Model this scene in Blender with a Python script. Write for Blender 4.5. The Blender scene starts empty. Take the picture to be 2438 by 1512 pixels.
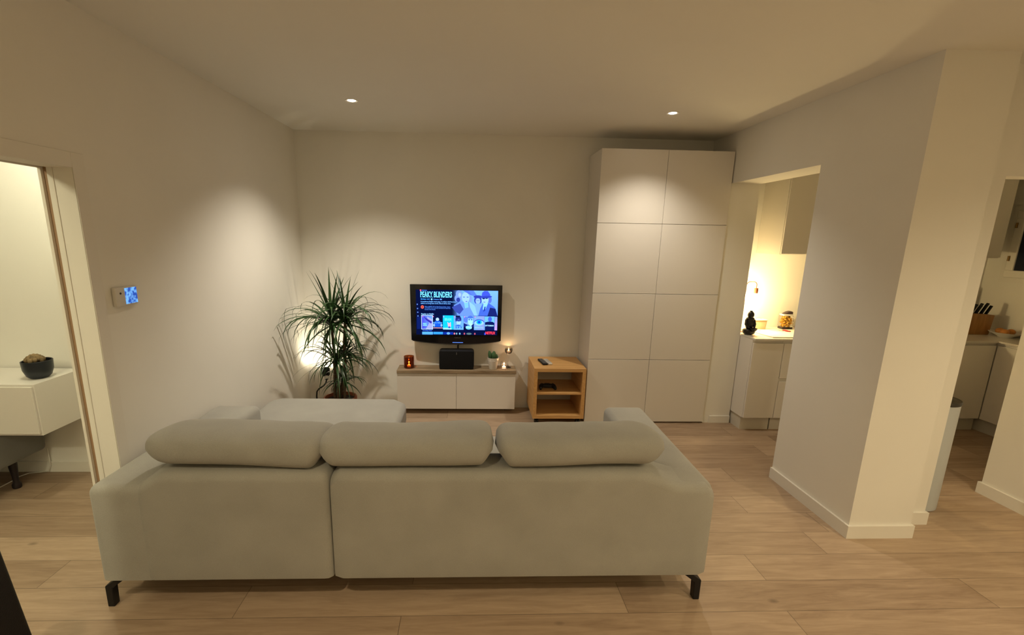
import bpy, bmesh, math, random
from mathutils import Vector, Matrix
random.seed(7)
S = bpy.context.scene
COL = S.collection
PI = math.pi
# ------------------------------------------------------------------ camera
Wpx, Hpx = 2438.0, 1512.0
F, PITCH, YAW, ROLL, CAMH, PX, PY = 1080.37, .208, .0388, .0182, 1.7807, -61.44, 39.02
cp, sp = math.cos(PITCH), math.sin(PITCH); cy, sy = math.cos(YAW), math.sin(YAW); cr, sr = math.cos(ROLL), math.sin(ROLL)
Rm = Matrix(((cr, -sr, 0), (sr, cr, 0), (0, 0, 1))) @ Matrix(((1, 0, 0), (0, cp, -sp), (0, sp, cp))) @ \
     Matrix(((1, 0, 0), (0, 0, -1), (0, 1, 0))) @ Matrix(((cy, -sy, 0), (sy, cy, 0), (0, 0, 1)))
cam_d = bpy.data.cameras.new('camera'); cam = bpy.data.objects.new('camera', cam_d); COL.objects.link(cam)
right, down, fwd = Rm[0], Rm[1], Rm[2]
M = Matrix.Identity(4)
for i in range(3):
    M[i][0] = right[i]; M[i][1] = -down[i]; M[i][2] = -fwd[i]
M[2][3] = CAMH
cam.matrix_world = M
cam_d.sensor_width = 36; cam_d.lens = F / Wpx * 36
cam_d.shift_x = -PX / Wpx; cam_d.shift_y = PY / Wpx
cam_d.clip_start = .05; cam_d.clip_end = 60
S.camera = cam
# ------------------------------------------------------------------ world, exposure
wd = bpy.data.worlds.new('night'); S.world = wd; wd.use_nodes = True
wd.node_tree.nodes['Background'].inputs[0].default_value = (.01, .015, .03, 1)
wd.node_tree.nodes['Background'].inputs[1].default_value = .3
S.view_settings.view_transform = 'Standard'; S.view_settings.look = 'None'
S.view_settings.gamma = 1; S.view_settings.use_curve_mapping = False
S.view_settings.exposure = 0.15
# ------------------------------------------------------------------ lamps of the home, and fill lights added behind the camera
WARM = (1.0, .73, .44)
def light(name, kind, loc, power, color=WARM, aim=None, size=.04, spot=None, blend=1):
    d = bpy.data.lights.new(name, kind); d.energy = power; d.color = color
    if kind == 'AREA': d.shape = 'DISK'; d.size = size
    else: d.shadow_soft_size = size
    if kind == 'SPOT': d.spot_size = math.radians(spot); d.spot_blend = blend
    o = bpy.data.objects.new(name, d); COL.objects.link(o); o.location = loc
    if aim is not None:
        o.rotation_euler = (Vector(aim) - Vector(loc)).to_track_quat('-Z', 'Y').to_euler()
    return o
H = 2.742
SPOTS = [(-.869, 3.608), (1.54, 3.691)]               # the two ceiling spots in view
for i, (x, y) in enumerate(SPOTS):
    light('ceiling_spot_light', 'SPOT', (x, y, H - .02), (135, 70)[i], (1, .90, .74), (x, y, 0), .03, 113, 1)
REAR_FILL = [(-.869, .2), (1.9, .1), (3.1, .9)]               # unseen spots added behind the camera to light the sofa back and pillar
for x, y in REAR_FILL:
    light('ceiling_spot_light', 'SPOT', (x, y, H - .02), 116, (1, .83, .54), (x, y, 0), .05, 140, 1)
light('left_room_light', 'POINT', (-2.48, 2.69, 2.55), 21, (1, .97, .73), size=.035)
light('left_room_light', 'POINT', (-2.25, .25, 2.3), 46, (1, .92, .62), size=.06)
light('added_ceiling_fill', 'SPOT', (1.3, -1.3, 1.85), 125, (1, .82, .50), (1.3, -1.3, 3), .1, 150, .6)  # unseen uplight, added behind the camera to brighten the ceiling

# ================================================================== helpers
def new_mat(name):
    m = bpy.data.materials.new(name); m.use_nodes = True
    nt = m.node_tree; b = nt.nodes['Principled BSDF']
    return m, nt, b
def P(name, col, rough=.5, metal=0, noise=0, nscale=20, bump=0, bscale=200, emit=None, es=0, trans=0, ior=1.45, sheen=0, coat=0):
    m, nt, b = new_mat(name)
    b.inputs['Base Color'].default_value = (*col, 1); b.inputs['Roughness'].default_value = rough
    b.inputs['Metallic'].default_value = metal; b.inputs['IOR'].default_value = ior
    if trans: b.inputs['Transmission Weight'].default_value = trans
    if sheen: b.inputs['Sheen Weight'].default_value = sheen
    if coat: b.inputs['Coat Weight'].default_value = coat
    if emit: b.inputs['Emission Color'].default_value = (*emit, 1); b.inputs['Emission Strength'].default_value = es
    tc = nt.nodes.new('ShaderNodeTexCoord')
    if noise:
        n = nt.nodes.new('ShaderNodeTexNoise'); n.inputs['Scale'].default_value = nscale; n.inputs['Detail'].default_value = 6
        nt.links.new(tc.outputs['Object'], n.inputs['Vector'])
        mr = nt.nodes.new('ShaderNodeMapRange'); mr.inputs['From Min'].default_value = .3; mr.inputs['From Max'].default_value = .7
        mr.inputs['To Min'].default_value = 1 - noise; mr.inputs['To Max'].default_value = 1 + noise
        nt.links.new(n.outputs['Fac'], mr.inputs['Value'])
        mx = nt.nodes.new('ShaderNodeVectorMath'); mx.operation = 'SCALE'; mx.inputs[0].default_value = col
        nt.links.new(mr.outputs['Result'], mx.inputs['Scale']); nt.links.new(mx.outputs[0], b.inputs['Base Color'])
    if bump:
        n2 = nt.nodes.new('ShaderNodeTexNoise'); n2.inputs['Scale'].default_value = bscale; n2.inputs['Detail'].default_value = 4
        nt.links.new(tc.outputs['Object'], n2.inputs['Vector'])
        bp = nt.nodes.new('ShaderNodeBump'); bp.inputs['Strength'].default_value = bump; bp.inputs['Distance'].default_value = .004
        nt.links.new(n2.outputs['Fac'], bp.inputs['Height']); nt.links.new(bp.outputs[0], b.inputs['Normal'])
    return m
def floor_mat():
    m, nt, b = new_mat('oak_planks'); N = nt.nodes; L = nt.links
    def math_(op, a, bb=None, c=None):
        n = N.new('ShaderNodeMath'); n.operation = op
        for i, v in enumerate((a, bb, c)):
            if v is None: continue
            if isinstance(v, (int, float)): n.inputs[i].default_value = v
            else: L.new(v, n.inputs[i])
        return n.outputs[0]
    tc = N.new('ShaderNodeTexCoord'); sx = N.new('ShaderNodeSeparateXYZ'); L.new(tc.outputs['Object'], sx.inputs[0])
    X, Y = sx.outputs[0], sx.outputs[1]
    v = math_('DIVIDE', math_('SUBTRACT', Y, 1.862), .204)
    row = math_('FLOOR', v); fv = math_('FRACT', v)
    wn = N.new('ShaderNodeTexWhiteNoise'); wn.noise_dimensions = '1D'; L.new(row, wn.inputs['W'])
    off = math_('MULTIPLY', wn.outputs['Value'], 1.9)
    # rows 0 and 1 carry the two board ends the photo shows
    u = math_('DIVIDE', math_('ADD', X, off), 1.9)
    colm = math_('FLOOR', u); fu = math_('FRACT', u)
    wn2 = N.new('ShaderNodeTexWhiteNoise'); wn2.noise_dimensions = '2D'
    cb = N.new('ShaderNodeCombineXYZ'); L.new(row, cb.inputs[0]); L.new(colm, cb.inputs[1]); L.new(cb.outputs[0], wn2.inputs['Vector'])
    # grain
    mp = N.new('ShaderNodeMapping'); mp.inputs['Scale'].default_value = (1.3, 13, 1); L.new(tc.outputs['Object'], mp.inputs['Vector'])
    ad = N.new('ShaderNodeVectorMath'); ad.operation = 'ADD'; L.new(mp.outputs[0], ad.inputs[0])
    cb2 = N.new('ShaderNodeCombineXYZ'); L.new(math_('MULTIPLY', wn2.outputs['Value'], 37), cb2.inputs[0]); L.new(math_('MULTIPLY', wn2.outputs['Value'], 91), cb2.inputs[2]); L.new(cb2.outputs[0], ad.inputs[1])
    g = N.new('ShaderNodeTexNoise'); g.inputs['Scale'].default_value = 1.6; g.inputs['Detail'].default_value = 8; g.inputs['Roughness'].default_value = .62; g.inputs['Distortion'].default_value = 1.2
    L.new(ad.outputs[0], g.inputs['Vector'])
    g2 = N.new('ShaderNodeTexNoise'); g2.inputs['Scale'].default_value = 9; g2.inputs['Detail'].default_value = 5; L.new(ad.outputs[0], g2.inputs['Vector'])
    # knots
    mpk = N.new('ShaderNodeMapping'); mpk.inputs['Scale'].default_value = (1, 1.9, 1); L.new(tc.outputs['Object'], mpk.inputs['Vector'])
    vo = N.new('ShaderNodeTexVoronoi'); vo.inputs['Scale'].default_value = 1.7; L.new(mpk.outputs[0], vo.inputs['Vector'])
    kn = N.new('ShaderNodeMapRange'); kn.inputs['From Min'].default_value = .02; kn.inputs['From Max'].default_value = .06; L.new(vo.outputs['Distance'], kn.inputs['Value'])
    cr_ = N.new('ShaderNodeValToRGB'); e = cr_.color_ramp.elements
    e[0].position = .28; e[0].color = (.235, .155, .098, 1); e[1].position = .72; e[1].color = (.47, .345, .235, 1)
    mixv = math_('ADD', math_('MULTIPLY', g.outputs['Fac'], .62), math_('ADD', math_('MULTIPLY', g2.outputs['Fac'], .16), math_('MULTIPLY', wn2.outputs['Value'], .24)))
    L.new(mixv, cr_.inputs[0])
    seam = math_('MULTIPLY', math_('GREATER_THAN', math_('MINIMUM', fv, math_('SUBTRACT', 1, fv)), .009),
                 math_('GREATER_THAN', math_('MINIMUM', fu, math_('SUBTRACT', 1, fu)), .0011))
    dark = math_('MULTIPLY', math_('ADD', math_('MULTIPLY', seam, .45), .55), math_('ADD', math_('MULTIPLY', kn.outputs[0], .45), .55))
    vm = N.new('ShaderNodeVectorMath'); vm.operation = 'SCALE'; L.new(cr_.outputs[0], vm.inputs[0]); L.new(dark, vm.inputs['Scale'])
    L.new(vm.outputs[0], b.inputs['Base Color'])
    b.inputs['Roughness'].default_value = .48
    bp = N.new('ShaderNodeBump'); bp.inputs['Strength'].default_value = .25; bp.inputs['Distance'].default_value = .003
    L.new(math_('ADD', math_('MULTIPLY', g2.outputs['Fac'], .3), seam), bp.inputs['Height']); L.new(bp.outputs[0], b.inputs['Normal'])
    return m
def wood_mat(name, c0, c1, scale=(1, 14, 14), rough=.45):
    m, nt, b = new_mat(name); N = nt.nodes; L = nt.links
    tc = N.new('ShaderNodeTexCoord'); mp = N.new('ShaderNodeMapping'); mp.inputs['Scale'].default_value = scale
    L.new(tc.outputs['Object'], mp.inputs['Vector'])
    g = N.new('ShaderNodeTexNoise'); g.inputs['Scale'].default_value = 3; g.inputs['Detail'].default_value = 8; g.inputs['Distortion'].default_value = .8
    L.new(mp.outputs[0], g.inputs['Vector'])
    r = N.new('ShaderNodeValToRGB'); r.color_ramp.elements[0].position = .3; r.color_ramp.elements[1].position = .7
    r.color_ramp.elements[0].color = (*c0, 1); r.color_ramp.elements[1].color = (*c1, 1)
    L.new(g.outputs['Fac'], r.inputs[0]); L.new(r.outputs[0], b.inputs['Base Color']); b.inputs['Roughness'].default_value = rough
    return m
def fabric_mat(name, col):
    m, nt, b = new_mat(name); N = nt.nodes; L = nt.links
    tc = N.new('ShaderNodeTexCoord')
    n = N.new('ShaderNodeTexNoise'); n.inputs['Scale'].default_value = 420; n.inputs['Detail'].default_value = 3; L.new(tc.outputs['Object'], n.inputs['Vector'])
    n2 = N.new('ShaderNodeTexNoise'); n2.inputs['Scale'].default_value = 5; n2.inputs['Detail'].default_value = 4; L.new(tc.outputs['Object'], n2.inputs['Vector'])
    a = N.new('ShaderNodeMath'); a.operation = 'MULTIPLY_ADD'; L.new(n.outputs['Fac'], a.inputs[0]); a.inputs[1].default_value = .45; a.inputs[2].default_value = .62
    c = N.new('ShaderNodeMath'); c.operation = 'MULTIPLY_ADD'; L.new(n2.outputs['Fac'], c.inputs[0]); c.inputs[1].default_value = .3; L.new(a.outputs[0], c.inputs[2])
    vm = N.new('ShaderNodeVectorMath'); vm.operation = 'SCALE'; vm.inputs[0].default_value = col; L.new(c.outputs[0], vm.inputs['Scale'])
    L.new(vm.outputs[0], b.inputs['Base Color']); b.inputs['Roughness'].default_value = .95; b.inputs['Sheen Weight'].default_value = .25
    b.inputs['Specular IOR Level'].default_value = .15
    bp = N.new('ShaderNodeBump'); bp.inputs['Strength'].default_value = .35; bp.inputs['Distance'].default_value = .002
    L.new(n.outputs['Fac'], bp.inputs['Height']); L.new(bp.outputs[0], b.inputs['Normal'])
    return m
MW = P('matt_white_wall_paint', (.80, .775, .71), .85, noise=.012, nscale=3, bump=.05, bscale=120)
MC = P('ceiling_paint', (.80, .775, .70), .9, noise=.01, nscale=2)
MT = P('white_trim_paint', (.78, .75, .68), .4)
MFLOOR = floor_mat()
MLAC = P('white_cabinet_lacquer', (.72, .68, .62), .32)
MGLO = P('white_kitchen_front', (.76, .72, .66), .22)
MSOFA = fabric_mat('grey_sofa_fabric', (.335, .325, .29))
MBLK = P('black_metal', (.008, .008, .009), .4, metal=.3)
MDARKGAP = P('dark_cabinet_gap', (.05, .045, .04), .8)
MOAK = wood_mat('oak_veneer', (.50, .27, .085), (.64, .37, .14), (14, 1.2, 14))
MOAKX = wood_mat('oak_veneer_edge', (.50, .27, .085), (.64, .37, .14), (1.2, 14, 14))
MPLANK = wood_mat('weathered_plank', (.17, .115, .06), (.36, .27, .17), (1.2, 9, 9), .6)
MLEAF = P('dracaena_leaf', (.022, .058, .015), .38, noise=.35, nscale=14)
MBARK = P('dracaena_bark', (.10, .065, .035), .85, noise=.3, nscale=60, bump=.6, bscale=80)
MTERRA = P('terracotta', (.28, .085, .035), .75, noise=.12, nscale=18)
MSOIL = P('potting_soil', (.025, .015, .01), 1, noise=.4, nscale=90, bump=1, bscale=120)
MSPK = P('black_speaker_cloth', (.0035, .0035, .004), 1, bump=.4, bscale=900)
MGLOSSBLK = P('black_gloss_plastic', (.004, .004, .006), .12)
MPLAST = P('black_matt_plastic', (.006, .006, .0065), .6)
MCOPPER = P('copper_paint', (.62, .25, .13), .35, metal=.6)
MCHROME = P('chrome', (.8, .8, .8), .15, metal=1)

class MB:
    """collects shapes in one bmesh"""
    def __init__(s): s.bm = bmesh.new()
    def _add(s, tmp, M=None):
        if M is not None: tmp.transform(M)
        me = bpy.data.meshes.new('t'); tmp.to_mesh(me); tmp.free(); s.bm.from_mesh(me); bpy.data.meshes.remove(me)
        return s
    def box(s, x0, x1, y0, y1, z0, z1, bev=0, seg=2, M=None):
        t = bmesh.new(); bmesh.ops.create_cube(t, size=1)
        for v in t.verts:
            v.co = Vector(((x0 + x1) / 2 + v.co.x * (x1 - x0), (y0 + y1) / 2 + v.co.y * (y1 - y0), (z0 + z1) / 2 + v.co.z * (z1 - z0)))
        if bev: bmesh.ops.bevel(t, geom=t.edges[:] + t.verts[:], offset=bev, segments=seg, profile=.5, affect='EDGES', clamp_overlap=True)
        return s._add(t, M)
    def prism(s, pts, axis, a, b, bev=0, seg=2, M=None):
        """polygon pts extruded along axis from a to b; pts in the two other axes in xyz order"""
        t = bmesh.new()
        def mk(p, c):
            q = list(p); q.insert(axis, c); return Vector(q)
        A = [t.verts.new(mk(p, a)) for p in pts]; B = [t.verts.new(mk(p, b)) for p in pts]
        t.faces.new(A); t.faces.new(B[::-1])
        n = len(pts)
        for i in range(n): t.faces.new((A[i], B[i], B[(i + 1) % n], A[(i + 1) % n]))
        bmesh.ops.recalc_face_normals(t, faces=t.faces)
        if bev: bmesh.ops.bevel(t, geom=t.edges[:], offset=bev, segments=seg, profile=.5, affect='EDGES', clamp_overlap=True)
        return s._add(t, M)
    def lathe(s, prof, n=32, M=None):
        t = bmesh.new(); rings = []
        for r, z in prof:
            if r < 1e-5: rings.append([t.verts.new((0, 0, z))])
            else: rings.append([t.verts.new((r * math.cos(2 * PI * k / n), r * math.sin(2 * PI * k / n), z)) for k in range(n)])
        for a, b in zip(rings, rings[1:]):
            for k in range(n):
                k2 = (k + 1) % n
                if len(a) == 1 and len(b) > 1: t.faces.new((a[0], b[k2], b[k]))
                elif len(b) == 1 and len(a) > 1: t.faces.new((a[k], a[k2], b[0]))
                elif len(a) > 1: t.faces.new((a[k], a[k2], b[k2], b[k]))
        bmesh.ops.recalc_face_normals(t, faces=t.faces)
        return s._add(t, M)
    def tube(s, path, r, n=12, cap=True, M=None):
        t = bmesh.new(); path = [Vector(p) for p in path]; rings = []
        rr = r if isinstance(r, (list, tuple)) else [r] * len(path)
        up = Vector((0, 0, 1))
        for i, p in enumerate(path):
            d = (path[min(i + 1, len(path) - 1)] - path[max(i - 1, 0)]).normalized()
            ref = up if abs(d.dot(up)) < .95 else Vector((1, 0, 0))
            if i == 0: u = d.cross(ref).normalized()
            else: u = (u - d * u.dot(d)).normalized()
            w = d.cross(u)
            rings.append([t.verts.new(p + (u * math.cos(2 * PI * k / n) + w * math.sin(2 * PI * k / n)) * rr[i]) for k in range(n)])
        for a, b in zip(rings, rings[1:]):
            for k in range(n): t.faces.new((a[k], a[(k + 1) % n], b[(k + 1) % n], b[k]))
        if cap: t.faces.new(rings[0][::-1]); t.faces.new(rings[-1])
        bmesh.ops.recalc_face_normals(t, faces=t.faces)
        return s._add(t, M)
    def sellip(s, c, d, e1=.5, e2=.5, nu=40, nv=24, fn=None, M=None):
        """superellipsoid: centre c, half sizes d"""
        t = bmesh.new()
        def pw(v, e): return math.copysign(abs(v) ** e, v)
        rows = []
        for j in range(nv + 1):
            ph = -PI / 2 + PI * j / nv; row = []
            if j in (0, nv):
                p = Vector((0, 0, math.copysign(1, ph)))
                if fn: p = fn(p)
                row = [t.verts.new((c[0] + p.x * d[0], c[1] + p.y * d[1], c[2] + p.z * d[2]))]
            else:
                for i in range(nu):
                    th = 2 * PI * i / nu
                    p = Vector((pw(math.cos(ph), e1) * pw(math.cos(th), e2), pw(math.cos(ph), e1) * pw(math.sin(th), e2), pw(math.sin(ph), e1)))
                    if fn: p = fn(p)
                    row.append(t.verts.new((c[0] + p.x * d[0], c[1] + p.y * d[1], c[2] + p.z * d[2])))
            rows.append(row)
        for a, b in zip(rows, rows[1:]):
            for k in range(nu):
                k2 = (k + 1) % nu
                if len(a) == 1: t.faces.new((a[0], b[k2], b[k]))
                elif len(b) == 1: t.faces.new((a[k], a[k2], b[0]))
                else: t.faces.new((a[k], a[k2], b[k2], b[k]))
        bmesh.ops.recalc_face_normals(t, faces=t.faces)
        return s._add(t, M)
    def obj(s, name, mat, parent=None, smooth=True, angle=40):
        me = bpy.data.meshes.new(name); s.bm.to_mesh(me); s.bm.free()
        for m in (mat if isinstance(mat, list) else [mat]): me.materials.append(m)
        o = bpy.data.objects.new(name, me); COL.objects.link(o)
        if smooth:
            for p in me.polygons: p.use_smooth = True
            try: me.set_sharp_from_angle(angle=math.radians(angle))
            except Exception: pass
        if parent is not None:
            o.parent = parent; o.matrix_parent_inverse = Matrix.Translation(-Vector(parent.location))
        return o
def thing(name, label, cat, loc, group=None):
    o = bpy.data.objects.new(name, None); COL.objects.link(o); o.location = loc; o.empty_display_size = .1
    o['label'] = label; o['category'] = cat
    if group: o['group'] = group
    return o
def tag(o, label, cat, group=None):
    o['label'] = label; o['category'] = cat
    if group: o['group'] = group
    return o
def struct(o): o['kind'] = 'structure'; return o
T = Matrix.Translation
def Rz(a): return Matrix.Rotation(a, 4, 'Z')
def Ry(a): return Matrix.Rotation(a, 4, 'Y')
def Rx(a): return Matrix.Rotation(a, 4, 'X')

# ================================================================== the room
YB = 4.606
YR = -2.6
struct(MB().box(-6, 6, YR, 5, -.12, 0).obj('floor', MFLOOR, smooth=False))
struct(MB().box(-6, 6, YR, 5, H, H + .12).obj('ceiling', MC, smooth=False))
struct(MB().box(-1.95, 6, YB, YB + .15, 0, H).obj('wall_back', MW, smooth=False))
struct(MB().box(-6, 6, YR - .12, YR, 0, H).obj('wall_rear', MW, smooth=False))
# left wall, a little out of square, with the opening to the left room
XL0, XLJ, YJ, YJ0, ZD = -1.66, -1.74, 2.15, 1.22, 2.05
def xl(y): return XL0 + (y - YB) * (XL0 - XLJ) / (YB - YJ)
w = MB()
w.prism([(XL0, YB), (XLJ, YJ), (XLJ - .110, YJ), (XL0 - .110, YB)], 2, 0, H)
w.prism([(XLJ, YJ), (xl(YJ0), YJ0), (xl(YJ0) - .110, YJ0), (XLJ - .110, YJ)], 2, ZD, H)
w.prism([(xl(YJ0), YJ0), (xl(YR), YR), (xl(YR) - .110, YR), (xl(YJ0) - .110, YJ0)], 2, 0, H)
struct(w.obj('wall_left', MW, smooth=False))
# door lining + casing of that opening
w = MB()
cw, ct = .065, .004
w.prism([(XLJ + .001, YJ), (XLJ + ct, YJ), (xl(YJ + cw) + ct, YJ + cw), (xl(YJ + cw) + .001, YJ + cw)], 2, 0, ZD + cw, bev=.002, seg=1)
w.prism([(XLJ + .001, YJ), (XLJ + ct, YJ), (xl(YJ0) + ct, YJ0), (xl(YJ0) + .001, YJ0)], 2, ZD, ZD + cw, bev=.002, seg=1)
w.box(XLJ - .146, XLJ - .133, YJ - .002, YJ + .05, 0, ZD + .05)        # outer edge of the lining
w.box(XLJ - .146, XLJ - .133, YJ0, YJ - .002, ZD - .004, ZD + .05)
w.box(XLJ - .0895, XLJ - .0825, YJ - .004, YJ - .0005, 0, ZD, bev=.001, seg=1)
struct(w.obj('trim_1', MT, smooth=False))
w = MB().box(XLJ - .133, XLJ - .1105, YJ + .012, YJ + .05, 0, ZD + .05).box(XLJ - .133, XLJ - .1105, YJ0, YJ + .05, ZD + .012, ZD + .05)
struct(w.obj('trim_2', P('brown_door_rebate', (.36, .23, .13), .6), smooth=False))
# left room
struct(MB().box(-5.9, -1.90, 3.25, 3.37, 0, H).obj('wall_left_room', MW, smooth=False))
struct(MB().box(-6, -5.9, YR, 3.37, 0, H).obj('wall_far_left', MW, smooth=False))
struct(MB().box(-5.9, -1.92, 3.238, 3.25, 0, .085, bev=.002, seg=1).obj('baseboard_left_room', MT, smooth=False))
# partition between living room and kitchen
XR, XR2 = 2.359, 2.629
YK0, YK1, ZK = 3.147, 4.215, 2.305
YP, YP2 = 2.42, 2.66
w = MB()
w.box(XR, XR2, YK1, YB, 0, H)
w.box(XR, XR2, YK0, YK1, ZK, H)
w.box(XR, XR2, YP2, YK0, 0, H)
w.box(XR, 2.755, YP, YP2, 0, H)
struct(w.obj('wall_right', MW, smooth=False))
w = MB()
w.box(2.755, 2.985, 2.555, YP2, 0, H)
w.box(2.985, 3.79, 2.555, YP2, 2.17, H)
struct(w.obj('wall_passage', MW, smooth=False))
struct(MB().box(3.79, 3.91, YR, 2.917, 0, H).obj('wall_far_right', MW, smooth=False))
struct(MB().box(3.91, 5.5, 2.797, 2.917, 0, H).obj('wall_kitchen_front', MW, smooth=False))
struct(MB().box(5.40, 5.52, 2.917, YB, 0, H).obj('wall_kitchen_right', MW, smooth=False))
bb = .015
w = MB()
w.prism([(XR - bb, YK0), (XR - bb, YP - bb), (2.755 + bb, YP - bb), (2.755 + bb, 2.54), (2.985 + bb, 2.54), (2.985 + bb, YP2), (2.985, YP2), (2.985, 2.555), (2.755, 2.555), (2.755, YP), (XR, YP), (XR, YK0)], 2, 0, .085)
struct(w.obj('baseboard_right', MT, smooth=False))
struct(MB().box(3.775, 3.79, YR, 2.932, 0, .085).box(3.79, 3.905, 2.917, 2.932, 0, .085).obj('baseboard_far_right', MT, smooth=False))
struct(MB().box(XR + .06, XR2, YK1 - .012, YK1, 0, .075, bev=.002, seg=1).obj('baseboard_kitchen_jamb', MT, smooth=False))

# ================================================================== ceiling spots
MLAMP = P('lamp_glow', (1, .95, .9), .5, emit=(1, .86, .66), es=60)
def ceiling_spot(x, y, label):
    t = thing('ceiling_spotlight', label, 'spotlight', (x, y, H), 'recessed ceiling spotlights')
    MB().lathe([(.030, -.002), (.044, -.004), (.046, 0), (.030, 0)], 32, T((x, y, H))).obj('trim_ring', MT, t)
    MB().lathe([(0, -.0035), (.012, -.004), (.024, -.003), (.029, -.001)], 24, T((x, y, H))).obj('lamp', MLAMP, t)
    return t
ceiling_spot(*SPOTS[0], 'small lit ceiling spotlight, left one above the plant and television')
ceiling_spot(*SPOTS[1], 'small lit ceiling spotlight, right one in front of the tall white wardrobe')

# ================================================================== sofa
SX0, SX1, SY = -1.722, 1.180, 1.905
sofa = thing('corner_sofa', 'large grey fabric corner sofa with chaise, seen from behind', 'sofa', ((SX0 + SX1) / 2, 2.5, 0))
def soft(o, lev=2):
    m = o.modifiers.new('subdivision', 'SUBSURF'); m.levels = lev; m.render_levels = lev
    return o
Z0 = .172
def back_panel(x0, x1, zl, zr, name):
    """upholstered back: top edge height runs zl..zr(x), rounded ends"""
    mb = MB(); n = 44; t = bmesh.new(); prof = []
    ring = []
    for i in range(n + 1):
        u = i / n; x = x0 + (x1 - x0) * u
        top = zl(x)
        e = .02
        d = min(x - x0, x1 - x)
        rx = .035
        inset = 0
        if d < rx: inset = rx - math.sqrt(max(rx * rx - (rx - d) ** 2, 0))
        yb = SY + inset * .5; yf = SY + .24 - inset * .3; tp = top - inset * .9; r = .045
        sec = []
        sec.append((yb + .004, Z0)); sec.append((yb, Z0 + .02))
        for k in range(1, 6): sec.append((yb, Z0 + .02 + (tp - r - Z0 - .02) * k / 5))
        for k in range(1, 7):
            a = PI * .5 * k / 6; sec.append((yb + r - r * math.cos(a), tp - r + r * math.sin(a)))
        for k in range(1, 4): sec.append((yb + r + (yf - r - yb - r) * k / 3, tp))
        for k in range(1, 5):
            a = PI * .5 * k / 4; sec.append((yf - r + r * math.sin(a), tp - r + r * math.cos(a)))
        sec.append((yf, Z0))
        ring.append([t.verts.new((x, q[0], q[1])) for q in sec])
    m = len(ring[0])
    for a, b in zip(ring, ring[1:]):
        for k in range(m): t.faces.new((a[k], a[(k + 1) % m], b[(k + 1) % m], b[k]))
    t.faces.new(ring[0][::-1]); t.faces.new(ring[-1])
    bmesh.ops.recalc_face_normals(t, faces=t.faces)
    return mb._add(t).obj(name, MSOFA, sofa, angle=60)
def sm(a, b, x):
    u = min(max((x - a) / (b - a), 0), 1); return u * u * (3 - 2 * u)
back_panel(-1.505, -.640, lambda x: .662 + .058 * sm(-1.505, -1.36, x), None, 'back_panel')
back_panel(-.632, SX1, lambda x: .720 - .068 * sm(.80, 1.05, x), None, 'back_panel')
# arms
def arm(x0, x1, x0f, x1f, name):
    mb = MB(); t = bmesh.new()
    bmesh.ops.create_cube(t, size=1)
    for v in t.verts:
        f = v.co.y > 0
        a, b = (x0f, x1f) if f else (x0, x1)
        v.co = Vector((a if v.co.x < 0 else b, 2.98 if f else SY + (.004 if x0 < 0 else .02), (.655 if not f else .645) if v.co.z > 0 else Z0))
    bmesh.ops.bevel(t, geom=[e for e in t.edges if max(v.co.z for v in e.verts) > .4], offset=.042, segments=5, profile=.5, affect='EDGES', clamp_overlap=True)
    return mb._add(t).obj(name, MSOFA, sofa, angle=60)
arm(SX0, -1.445, -1.706, -1.405, 'armrest')
arm(.90, SX1, .945, 1.222, 'armrest')
# bases and seats
MB().box(-1.40, .94, 2.14, 2.93, Z0, .30, bev=.02, seg=3).obj('seat_base', MSOFA, sofa)
MB().box(-1.60, -.52, 2.985, 3.60, Z0, .30, bev=.02, seg=3).obj('chaise_base', MSOFA, sofa)
def cush(x0, x1, y0, y1, z0, z1, e=.22, name='seat_cushion', bulge=.0):
    c = ((x0 + x1) / 2, (y0 + y1) / 2, (z0 + z1) / 2)
    def fn(p):
        q = p.copy()
        q.z *= 1 - .10 * (abs(p.x) ** 4 + abs(p.y) ** 4) / 2
        return q
    return MB().sellip(c, ((x1 - x0) / 2, (y1 - y0) / 2, (z1 - z0) / 2), .35, e, 72, 24, fn).obj(name, MSOFA, sofa, angle=180)
cush(-1.405, -.49, 2.14, 3.0, .295, .455, .12)
t_ = MB(); t_.prism([(-1.625, 2.99), (-.50, 2.97), (-.50, 3.52), (-.60, 3.63), (-1.56, 3.64), (-1.625, 3.55)], 2, .285, .462, bev=.05, seg=5)
t_.obj('chaise_cushion', MSOFA, sofa, angle=60)
cush(-.485, .23, 2.14, 2.96, .295, .455, .12); cush(.235, .94, 2.14, 2.96, .295, .455, .12)
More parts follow.
